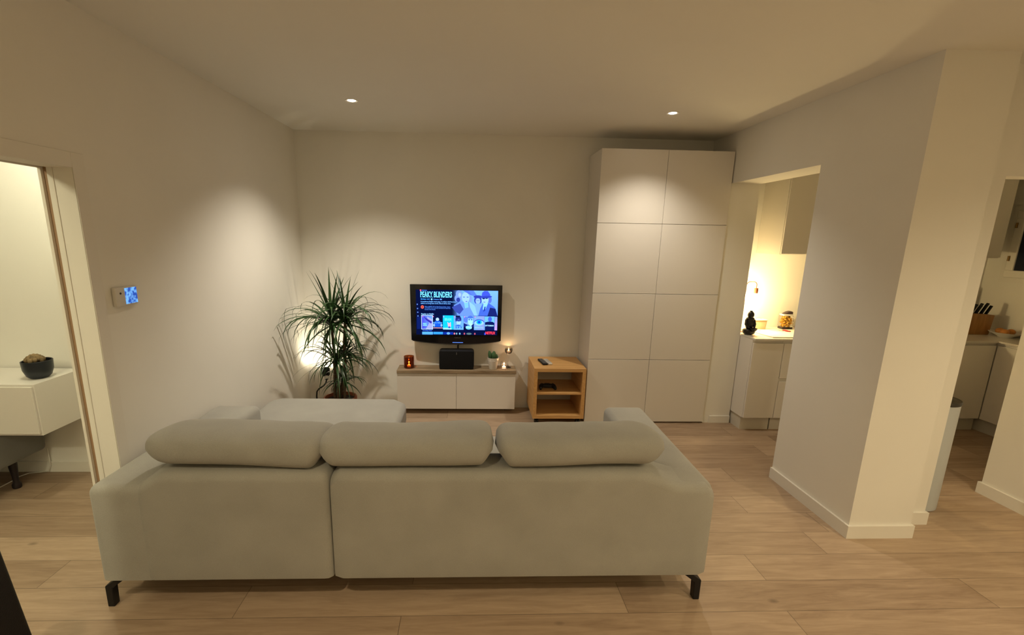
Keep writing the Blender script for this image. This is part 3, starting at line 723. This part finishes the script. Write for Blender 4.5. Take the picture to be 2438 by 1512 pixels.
HEADS = [((-1.262, 4.14, 1.03), .56, 72), ((-1.135, 4.16, 1.05), .52, 62), ((-1.225, 4.10, .67), .43, 62), ((-1.15, 4.18, .72), .38, 44), ((-1.178, 4.13, .47), .27, 34)]
trunk(((-1.258, 4.12, .26), HEADS[0][0]), .017, .013); trunk(((-1.215, 4.14, .26), HEADS[1][0]), .015, .012)
trunk(((-1.225, 4.10, .26), HEADS[2][0]), .016, .011); trunk(((-1.19, 4.16, .26), HEADS[3][0]), .012, .010); trunk(((-1.17, 4.12, .26), HEADS[4][0]), .014, .010)
def leaf(bm, base, az, el, L, w, droop, twist):
    n = 9; p = Vector(base); d0 = Vector((math.cos(az) * math.cos(el), math.sin(az) * math.cos(el), math.sin(el)))
    side = Vector((-math.sin(az), math.cos(az), 0)); prev = None
    a = el
    for i in range(n + 1):
        u = i / n
        d = Vector((math.cos(az) * math.cos(a), math.sin(az) * math.cos(a), math.sin(a)))
        ww = w * (1.0 if u < .25 else (1 - (u - .25) / .75) ** .8) * (.7 + .3 * min(u * 6, 1)) + .0004
        up = side.cross(d).normalized()
        sd = (side * math.cos(twist * u) + up * math.sin(twist * u))
        cur = [bm.verts.new(p - sd * ww + up * ww * .28), bm.verts.new(p), bm.verts.new(p + sd * ww + up * ww * .28)]
        if prev:
            bm.faces.new((prev[0], prev[1], cur[1], cur[0])); bm.faces.new((prev[1], prev[2], cur[2], cur[1]))
        prev = cur
        p = p + d * (L / n)
        a -= droop / n * (.35 + 1.5 * u)
        a = max(a, -1.5)
        # keep leaves off the walls
        if p.y > YB - .03: p.y = YB - .03
        if p.x < xl(p.y) + .03: p.x = xl(p.y) + .03
        if p.z < .3: p.z = .3
rnd = random.Random(11)
for hi, (hp, L, n) in enumerate(HEADS):
    bm = bmesh.new()
    for k in range(n):
        u = k / n; az = k * 2.39996 + rnd.uniform(-.25, .25)
        top = k % 9 == 0 if hi < 2 else k % 12 == 0
        if top: el = rnd.uniform(.85, 1.45); dr = rnd.uniform(.05, .45); ll = L * rnd.uniform(.62, .84)
        elif k % 2: el = rnd.uniform(.3, .95); dr = rnd.uniform(1.7, 2.7); ll = L * rnd.uniform(.85, 1.1)
        else: el = rnd.uniform(-.45, .35); dr = rnd.uniform(1.1, 2.0); ll = L * rnd.uniform(.75, 1.05)
        zb = hp[2] + (.06 if top else .03 - .10 * u) * (1 if hi < 2 else .7)
        leaf(bm, (hp[0] + .010 * math.cos(az), hp[1] + .010 * math.sin(az), zb), az, el, ll, rnd.uniform(.0095, .0155) * (1 if hi < 2 else .72), dr, rnd.uniform(-.6, .6))
    mb = MB(); mb._add(bm); o = mb.obj('leaf_crown', MLEAF, pl, angle=180)
# ================================================================== floor uplight behind the plant
fl = thing('floor_spotlight', 'small black gooseneck spotlight behind the plant shining on the wall', 'lamp', (-1.50, 4.33, 0))
MB().lathe([(0, 0), (.075, 0), (.078, .006), (.07, .014), (.012, .02), (0, .02)], 32, T((-1.50, 4.33, 0))).obj('base', MBLK, fl)
MB().tube([(-1.50, 4.33, .015), (-1.50, 4.33, .12), (-1.502, 4.33, .22), (-1.497, 4.33, .265), (-1.475, 4.33, .295), (-1.43, 4.33, .325), (-1.405, 4.33, .355), (-1.398, 4.335, .385)], .007, 10).obj('gooseneck', MBLK, fl)
A = Vector((-1.398, 4.337, .392)); D = (Vector((-1.50, 4.606, .70)) - A).normalized()
Mh = T(A) @ D.to_track_quat('Z', 'Y').to_matrix().to_4x4()
MB().lathe([(0, -.004), (.016, 0), (.020, .03), (.022, .03), (.038, .052), (.040, .115), (.037, .115), (.034, .06), (0, .055)], 32, Mh).obj('lamp_shade', MBLK, fl)
MB().lathe([(.0165, -.002), (.0215, .0), (.0235, .028), (.021, .029)], 24, Mh).obj('socket', P('frosted_socket', (.7, .68, .6), .4), fl)
MBULB = P('spot_bulb_glow', (1, .9, .7), .5, emit=(1, .8, .5), es=25)
MB().lathe([(0, .062), (.02, .063), (.031, .072), (.031, .078), (0, .082)], 24, Mh).obj('bulb', MBULB, fl)
lp = A + D * .095
light('floor_spot_light', 'SPOT', lp, 10, (1, .88, .64), lp + D, .012, 150, .9)

# ================================================================== wall thermostat
ty = 2.33; tx = xl(ty)
th = thing('wall_thermostat', 'small wall thermostat with a glowing blue display on the left wall', 'thermostat', (tx, ty, 1.43))
MB().box(tx + .001, tx + .020, ty - .076, ty + .070, 1.418, 1.512, bev=.004, seg=2).obj('housing', MRW, th)
mth, nt, b = new_mat('thermostat_display'); nt.nodes.remove(b)
tcn = nt.nodes.new('ShaderNodeTexCoord'); nz = nt.nodes.new('ShaderNodeTexNoise'); nz.inputs['Scale'].default_value = 42; nz.inputs['Detail'].default_value = 1
rp = nt.nodes.new('ShaderNodeValToRGB'); rp.color_ramp.elements[0].position = .42; rp.color_ramp.elements[0].color = (.03, .09, .45, 1); rp.color_ramp.elements[1].position = .60; rp.color_ramp.elements[1].color = (.2, .5, 1, 1)
em = nt.nodes.new('ShaderNodeEmission'); em.inputs[1].default_value = 1.0
nt.links.new(tcn.outputs['Object'], nz.inputs['Vector']); nt.links.new(nz.outputs['Fac'], rp.inputs[0]); nt.links.new(rp.outputs[0], em.inputs[0]); nt.links.new(em.outputs[0], nt.nodes['Material Output'].inputs[0])
MB().box(tx + .0195, tx + .0215, ty - .016, ty + .064, 1.426, 1.505).obj('display', mth, th, smooth=False)
MB().lathe([(0, 0), (.0055, 0), (.0055, .002), (0, .002)], 16, T((tx + .0195, ty - .045, 1.482)) @ Ry(PI / 2)).obj('button', P('dark_brown', (.03, .015, .01), .5), th)

# ================================================================== left room: wall cabinet, plant bowl, ottoman
LC = thing('wall_cabinet', 'white wall-hung cabinet seen through the left doorway', 'cabinet', (-3.3, 3.05, .467))
MB().box(-3.97, -2.77, 2.862, 3.236, .467, .814, bev=.001, seg=1).obj('carcass', MLAC, LC, smooth=False)
for i in range(2): MB().box(-3.955 + .592 * i, -3.955 + .592 * i + .585, 2.848, 2.861, .482, .80, bev=.001, seg=1).obj('door', MLAC, LC, smooth=False)
lp_ = thing('potted_succulent', 'dark round bowl with a small brown plant on the white cabinet in the left room', 'plant', (-2.872, 3.02, .814))
MDP = P('dark_blue_glaze', (.012, .016, .022), .35)
MB().lathe([(0, 0), (.045, 0), (.064, .018), (.078, .06), (.081, .118), (.078, .12), (.074, .118), (.07, .07), (0, .04)], 40, T((-2.872, 3.02, .814))).obj('bowl', MDP, lp_)
MB().lathe([(0, .102), (.06, .102), (.073, .098), (0, .08)], 24, T((-2.872, 3.02, .814))).obj('soil', MSOIL, lp_)
b = MB()
for k in range(26):
    a = k * 2.4; r = .045 * math.sqrt(k / 26)
    b.sellip((-2.885 + r * math.cos(a), 3.02 + r * math.sin(a), .814 + .118 + .028 * (1 - k / 26)), (.014, .014, .018), 1, 1, 12, 8)
b.obj('succulent', P('brown_succulent', (.19, .13, .06), .7, noise=.4, nscale=50), lp_)
MOT = fabric_mat('dark_grey_fabric', (.16, .155, .14))
ot = thing('ottoman', 'grey upholstered bench on dark turned legs under the white cabinet in the left room', 'bench', (-3.6, 2.75, 0))
MB().box(-4.25, -3.08, 2.42, 3.20, .215, .455, bev=.03, seg=4).obj('cushion', MOT, ot)
for x, y in ((-3.17, 3.02), (-4.15, 3.02), (-3.17, 2.55), (-4.15, 2.55)):
    MB().lathe([(0, 0), (.022, 0), (.026, .01), (.026, .03), (.016, .05), (.018, .09), (.024, .16), (.026, .216), (0, .216)], 20, T((x, y, 0))).obj('leg', P('dark_turned_wood', (.015, .01, .012), .4), ot)

cd_ = MB().tube([(-3.45, 2.90, .004), (-3.288, 3.02, .004), (-3.284, 3.10, .004), (-3.295, 3.165, .004), (-3.27, 3.215, .004), (-3.20, 3.230, .004), (-3.14, 3.231, .012), (-3.118, 3.231, .06), (-3.119, 3.232, .12), (-3.13, 3.243, .19)], .004, 8)
tag(cd_.obj('power_cord', MRW), 'thin white cord on the floor behind the grey bench, rising along the left room wall', 'cord')
# ================================================================== kitchen
def handle_groove(): pass
KZ = .918
MPL = P('plinth_grey', (.62, .58, .50), .5)
MTOP = P('pale_worktop', (.70, .66, .58), .18, noise=.02, nscale=30)
K1X = 2.634
def base_unit(x0, x1, kind, label, yf=4.0, endpanel=False, yb=YB - .001):
    t = thing('kitchen_base_cabinet', label, 'cabinet', ((x0 + x1) / 2, 4.3, 0), 'white kitchen base cabinets')
    MB().box(x0, x1, yf + .02, yb, .135, KZ - .018).obj('carcass', MGLO, t, smooth=False)
    MB().box(x0 + .012, x1, yf + .055, yb, 0, .135).obj('plinth', MPL, t, smooth=False)
    if kind == 'door':
        MB().box(x0 + .0015, min(x1 - .0015, 4.986), yf, yf + .019, .138, KZ - .045, bev=.002, seg=1).obj('door', MGLO, t, smooth=False)
    else:
        for z0, z1 in ((.138, .505), (.535, KZ - .045)): MB().box(x0 + .0015, x1 - .0015, yf, yf + .019, z0, z1, bev=.002, seg=1).obj('drawer', MGLO, t, smooth=False)
    return t
base_unit(K1X, 2.925, 'door', 'narrow white kitchen base cabinet ending the run by the opening')
base_unit(2.926, 3.52, 'drawer', 'white kitchen base cabinet with two drawers beside the narrow end cabinet')
base_unit(3.521, 4.12, 'door', 'white kitchen base cabinet, third along the back wall from the opening')
base_unit(4.121, 4.56, 'drawer', 'white kitchen base cabinet with drawers, fourth along the back wall')
base_unit(4.561, 5.0095, 'door', 'white kitchen base cabinet beside the inner corner, seen past the bin')
def base_side(y0, y1, kind, label, ye=None):
    xf = 4.99
    t = thing('kitchen_base_cabinet', label, 'cabinet', (5.2, (y0 + y1) / 2, 0), 'white kitchen base cabinets')
    MB().box(xf + .02, 5.399, y0, ye or y1, .135, KZ - .018).obj('carcass', MGLO, t, smooth=False)
    MB().box(xf + .055, 5.399, y0, ye or y1, 0, .135).obj('plinth', MPL, t, smooth=False)
    if kind == 'door': MB().box(xf, xf + .019, y0 + .0015, y1 - .0015, .138, KZ - .045, bev=.002, seg=1).obj('door', MGLO, t, smooth=False)
    else:
        for z0, z1 in ((.138, .505), (.535, KZ - .045)): MB().box(xf, xf + .019, y0 + .0015, y1 - .0015, z0, z1, bev=.002, seg=1).obj('drawer', MGLO, t, smooth=False)
base_side(3.72, 3.998, 'door', 'narrow white kitchen base cabinet right of the inner corner under the bowl', 4.60)
base_side(3.18, 3.719, 'drawer', 'white kitchen base cabinet with drawers nearest the passage on the window side')
wk = MB(); wk.prism([(K1X, 3.985), (4.975, 3.985), (4.975, 2.95), (5.399, 2.95), (5.399, YB - .001), (K1X, YB - .001)], 2, KZ - .017, KZ + .0, bev=.001, seg=1)
tag(wk.obj('kitchen_worktop', MTOP, smooth=False), 'pale L-shaped kitchen worktop along the back wall and under the window', 'worktop')
# wall cabinets
def wall_unit(x0, x1, label):
    t = thing('kitchen_wall_cabinet', label, 'cabinet', ((x0 + x1) / 2, 4.4, 1.68), 'white kitchen wall cabinets')
    MB().box(x0, x1, 4.247, YB - .001, 1.68, H - .06).obj('carcass', MGLO, t, smooth=False)
    MB().box(x0 + .0015, x1 - .0015, 4.228, 4.246, 1.685, H - .06, bev=.002, seg=1).obj('door', MGLO, t, smooth=False)
wall_unit(2.924, 3.52, 'white kitchen wall cabinet above the worktop, seen through the opening near the wardrobe')
wall_unit(3.521, 4.12, 'white kitchen wall cabinet, second along the back wall above the worktop')
wall_unit(4.121, 4.72, 'white kitchen wall cabinet, third along the back wall above the worktop')
wall_unit(4.721, 5.08, 'white kitchen wall cabinet by the window, last along the back wall')
# lamp with bare bulb
LX, LY = 2.700, 4.335
lm_ = thing('table_lamp', 'copper arched table lamp with a bare lit bulb on the kitchen worktop', 'lamp', (LX, LY, KZ))
MB().lathe([(0, 0), (.055, 0), (.055, .012), (.05, .016), (.006, .02), (0, .02)], 32, T((LX, LY, KZ))).obj('base', MCOPPER, lm_)
arc = [(LX, LY, KZ + .015), (LX, LY, 1.20), (LX, LY, 1.380)]
for k in range(1, 6): a = PI - PI / 2 * k / 5; arc.append((LX + .035 + .035 * math.cos(a), LY, 1.375 + .035 * math.sin(a)))
for k in range(0, 6): a = PI / 2 - PI / 2 * k / 5; arc.append((LX + .072 + .030 * math.cos(a), LY, 1.380 + .030 * math.sin(a)))
arc.append((LX + .102, LY, 1.35))
MB().tube(arc, .0042, 10).obj('arm', MCOPPER, lm_)
MB().lathe([(0, .052), (.017, .052), (.018, .05), (.018, 0), (.015, 0), (0, .01)], 24, T((LX + .102, LY, 1.298))).obj('socket', MCOPPER, lm_)
MBB, nt, b = new_mat('bulb_glow'); nt.nodes.remove(b)
em = nt.nodes.new('ShaderNodeEmission'); em.inputs[0].default_value = (1, .80, .45, 1); em.inputs[1].default_value = 5
tr = nt.nodes.new('ShaderNodeBsdfTransparent'); ads = nt.nodes.new('ShaderNodeAddShader')
nt.links.new(em.outputs[0], ads.inputs[0]); nt.links.new(tr.outputs[0], ads.inputs[1]); nt.links.new(ads.outputs[0], nt.nodes['Material Output'].inputs[0])
MB().lathe([(0, .0), (.018, -.004), (.014, -.012), (.026, -.035), (.030, -.055), (.026, -.076), (.012, -.09), (0, -.093)][::-1], 24, T((LX + .102, LY, 1.303))).obj('bulb', MBB, lm_)
bl = light('bulb_light', 'POINT', (LX + .102, LY, 1.25), 19, (1, .76, .37), size=.034)
# dark seated figurine
fg = thing('figurine', 'dark seated statuette with a bowl at the left end of the kitchen worktop', 'figurine', (2.692, 4.192, KZ))
MFIG = P('dark_bronze', (.014, .011, .008), .35, metal=.2)
b = MB(); fx, fy = 2.692, 4.192
b.sellip((fx, fy, KZ + .030), (.052, .05, .031), .7, .8, 28, 14); b.sellip((fx, fy, KZ + .105), (.038, .032, .055), .8, .9, 28, 16)
b.sellip((fx, fy, KZ + .150), (.040, .026, .02), .9, .9, 24, 12); b.sellip((fx, fy - .002, KZ + .190), (.029, .029, .036), 1, 1, 24, 16)
b.sellip((fx, fy, KZ + .226), (.013, .013, .008), 1, 1, 16, 8)
for s in (-1, 1):
    b.tube([(fx + s * .037, fy, KZ + .145), (fx + s * .045, fy - .012, KZ + .10), (fx + s * .024, fy - .040, KZ + .07)], [.012, .011, .009], 12)
b.obj('body', MFIG, fg, angle=180)
MB().lathe([(0, 0), (.014, 0), (.03, .02), (.034, .034), (.031, .034), (.026, .02), (0, .008)], 24, T((fx + .012, fy - .052, KZ + .035))).obj('bowl', MFIG, fg)
# storage tin, plate, pasta bag, cutting board, scissors, dark cup
tn = thing('storage_box', 'small pinkish-beige lidded box behind the worktop edge near the lamp', 'box', (2.945, 4.44, KZ))
MTIN = P('beige_tin', (.58, .40, .24), .45)
MB().prism([(2.885, KZ), (2.998, KZ), (3.006, KZ + .098), (2.878, KZ + .098)], 1, 4.40, 4.49, bev=.006, seg=3).obj('body', MTIN, tn)
MB().box(2.872, 3.012, 4.395, 4.495, KZ + .0985, KZ + .108, bev=.003, seg=2).obj('lid', P('cream_lid', (.75, .68, .55), .4), tn)
MB().tube([(2.91, 4.445, KZ + .108), (2.925, 4.445, KZ + .118), (2.955, 4.445, KZ + .118), (2.97, 4.445, KZ + .108)], .003, 8).obj('handle', MCHROME, tn)
MB_p = MB().lathe([(0, 0), (.02, 0), (.035, .008), (.037, .011), (.033, .011), (.02, .004), (0, .004)], 28, T((2.865, 4.34, KZ)))
tag(MB_p.obj('saucer', P('dark_saucer', (.05, .03, .035), .3)), 'small dark saucer between the statuette and the beige box', 'dish')
pb = thing('pasta_bag', 'clear bag of yellow pasta with dark top and base against the kitchen wall', 'food bag', (3.27, 4.50, KZ))
MPAS = P('yellow_pasta', (.72, .42, .06), .5, noise=.5, nscale=55, bump=1, bscale=50)
b = MB()
rp_ = random.Random(5)
for k in range(120):
    a = rp_.uniform(0, 2 * PI); rr = .047 * math.sqrt(rp_.random()); q = Vector((3.268 + rr * math.cos(a), 4.50 + rr * .7 * math.sin(a), KZ + .03 + .105 * rp_.random()))
    M_ = T(q) @ Matrix.Rotation(rp_.uniform(0, 6), 4, 'X') @ Matrix.Rotation(rp_.uniform(0, 6), 4, 'Z')
    b.tube([(-.012, 0, 0), (0, .004, 0), (.012, 0, 0)], .0055, 6, M=M_)
b.obj('pasta', MPAS, pb)
MB().box(3.213, 3.324, 4.462, 4.538, KZ, KZ + .022, bev=.006, seg=2).obj('label_base', P('dark_packaging', (.03, .018, .015), .4), pb)
MB().prism([(3.222, KZ + .155), (3.316, KZ + .152), (3.316, KZ + .178), (3.295, KZ + .186), (3.262, KZ + .178)], 1, 4.475, 4.525, bev=.005, seg=2).obj('folded_top', P('dark_packaging_top', (.05, .03, .03), .5), pb)
MB().box(3.213, 3.320, 4.466, 4.534, KZ + .138, KZ + .154, bev=.003, seg=1).obj('closure', MRW, pb)
MFILM = P('clear_film', (1, .97, .9), .08, trans=1, ior=1.1)
MB().box(3.212, 3.322, 4.455, 4.545, KZ + .0225, KZ + .137, bev=.012, seg=3).obj('film', MFILM, pb)
cb = MB().prism([(2.80, 4.325), (2.83, 4.035), (3.36, 4.035), (3.36, 4.40), (2.88, 4.40)], 2, KZ, KZ + .010, bev=.003, seg=2)
tag(cb.obj('cutting_board', P('cream_board', (.78, .72, .60), .4)), 'large thin cream cutting board lying on the kitchen worktop', 'cutting board')
sc = thing('scissors', 'pair of red-handled scissors lying on the cream cutting board', 'scissors', (3.09, 4.33, KZ + .010))
zz = KZ + .014
MRED = P('red_plastic', (.4, .04, .05), .4)
for s in (-1, 1):
    ring = [(3.155 + .024 * math.cos(a), 4.315 + s * .022 + .014 * math.sin(a), zz) for a in [2 * PI * k / 16 for k in range(17)]]
    MB().tube(ring, .004, 8, cap=False).obj('handle', MRED, sc)
    MB().prism([(3.13, 4.315 + s * .016), (3.08, 4.325), (3.00, 4.335 - s * .010), (3.00, 4.337 - s * .010), (3.08, 4.331), (3.132, 4.322 + s * .016)], 2, zz - .001 + s * .001, zz + .0008 + s * .001).obj('blade', MCHROME, sc, smooth=False)
kr = MB().lathe([(0, 0), (.022, 0), (.028, .02), (.029, .05), (.026, .05), (.024, .02), (0, .01)], 24, T((3.30, 4.36, KZ + .010)))
tag(kr.obj('egg_cup', P('dark_red_glaze', (.09, .012, .02), .3)), 'small dark red cup at the right edge of the cutting board', 'cup')
# pedal bin
BX, BY = 3.158, 2.802
bn = thing('pedal_bin', 'tall pale grey round bin with a dark lid behind the passage wall', 'bin', (BX, BY, 0))
MBIN = P('pale_grey_steel', (.52, .55, .56), .4, metal=.0)
MB().lathe([(0, 0), (.118, 0), (.124, .006), (.125, .02), (.125, .757), (.123, .759), (0, .759)], 56, T((BX, BY, 0))).obj('body', MBIN, bn)
MB().lathe([(0, .7595), (.127, .7595), (.130, .765), (.130, .778), (.125, .784), (.118, .782), (.09, .786), (0, .790)], 56, T((BX, BY, 0))).obj('lid', P('dark_bin_lid', (.06, .055, .045), .3, metal=.5), bn)
# knife block, boards, bowl of fruit, carton on the corner
kb = thing('knife_block', 'wooden knife block with black-handled knives in the kitchen corner', 'knife block', (5.12, 4.34, KZ))
MKB = wood_mat('block_wood', (.28, .12, .025), (.42, .20, .05), (8, 8, 1.5))
MB().prism([(5.00, KZ), (5.23, KZ), (5.25, KZ + .20), (5.01, KZ + .215)], 1, 4.29, 4.42, bev=.006, seg=2).obj('block', MKB, kb)
for k in range(7):
    x = 5.04 + .028 * k
    MB().box(-.008, .008, -.011, .011, 0, .10 + .012 * (k % 3), bev=.003, seg=2, M=T((x, 4.345 + .02 * (k % 2), KZ + .195)) @ Ry(.32) @ Rx(.12)).obj('knife_handle', MPLAST, kb)
tag(MB().box(4.93, 5.335, 4.58, 4.600, KZ, KZ + .44, bev=.004, seg=2).obj('chopping_board', wood_mat('dark_board', (.13, .06, .02), (.2, .1, .04), (8, 8, 1)), smooth=False), 'dark wooden board standing upright behind the knife block', 'cutting board')
fb = MB().lathe([(0, 0), (.05, 0), (.055, .008), (.12, .045), (.124, .05), (.116, .048), (.05, .014), (0, .012)], 40, T((5.27, 4.18, KZ)))
tag(fb.obj('fruit_bowl', MRW), 'shallow white bowl holding brown rolls on the worktop under the window', 'bowl')
MFR = P('orange_fruit', (.5, .2, .04), .5, noise=.15, nscale=30)
frs = [((5.235, 4.165, .052), 'orange fruit at the front of the white bowl under the window'), ((5.305, 4.17, .052), 'orange fruit at the right of the white bowl under the window'), ((5.27, 4.235, .052), 'orange fruit at the back of the white bowl under the window')]
for (q, lab) in frs: tag(MB().sellip((q[0], q[1], KZ + q[2]), (.034, .034, .030), 1, 1, 20, 12).obj('fruit', MFR), lab, 'fruit', 'fruit in the white bowl')
tag(MB().box(5.285, 5.385, 3.93, 4.04, KZ, KZ + .07, bev=.006, seg=2).obj('storage_tub', P('cream_tub', (.68, .62, .5), .5)), 'cream rectangular tub on the worktop at the edge of the passage view', 'tub')
# window on the kitchen's right wall
wn = MB()
WY0, WY1, WZ0, WZ1 = 3.55, 4.40, 1.49, 2.13
fr = .07
for a in ((WY0, WY1, WZ0, WZ0 + fr), (WY0, WY1, WZ1 - fr, WZ1), (WY0, WY0 + fr, WZ0 + fr, WZ1 - fr), (WY1 - fr, WY1, WZ0 + fr, WZ1 - fr)):
    wn.box(5.355, 5.3995, *a, bev=.004, seg=1)
for a in ((WY0 - .05, WY1 + .05, WZ0 - .05, WZ0), (WY0 - .05, WY1 + .05, WZ1, WZ1 + .05), (WY0 - .05, WY0, WZ0, WZ1), (WY1, WY1 + .05, WZ0, WZ1)):
    wn.box(5.38, 5.3995, *a)
wo = struct(wn.obj('window_1', MT, smooth=False))
gl = MB().box(5.370, 5.378, WY0 + fr, WY1 - fr, WZ0 + fr, WZ1 - fr).obj('pane', P('night_glass', (.012, .016, .028), .08), wo, smooth=False)
for zz_ in (WZ0 + .16, WZ1 - .16): MB().lathe([(0, 0), (.009, 0), (.009, .05), (0, .05)], 12, T((5.347, WY1 - .02, zz_))).obj('hinge', P('brass_hinge', (.25, .15, .05), .4, metal=.7), wo)

# ================================================================== dark chair close to the camera, bottom left
CX, CYc = -1.405, 1.08
ch = thing('dining_chair', 'black leather chair cut off by the lower left corner of the view', 'chair', (CX + .2, CYc, 0))
MLEA = P('black_leather', (.006, .005, .007), .45, bump=.3, bscale=300)
M_ = T((CX, CYc, .44)) @ Ry(math.radians(-7))
MB().box(-.09, .004, -.22, .22, -.02, .50, bev=.02, seg=4, M=M_).obj('backrest', MLEA, ch)
MB().box(CX - .02, CX + .42, CYc - .22, CYc + .20, .385, .445, bev=.022, seg=4).obj('seat', MLEA, ch)
for x, y in ((CX + .02, CYc - .18), (CX + .02, CYc + .16), (CX + .38, CYc - .18), (CX + .38, CYc + .16)): MB().tube([(x, y, .39), (x, y, 0)], [.016, .011], 12).obj('leg', MBLK, ch)
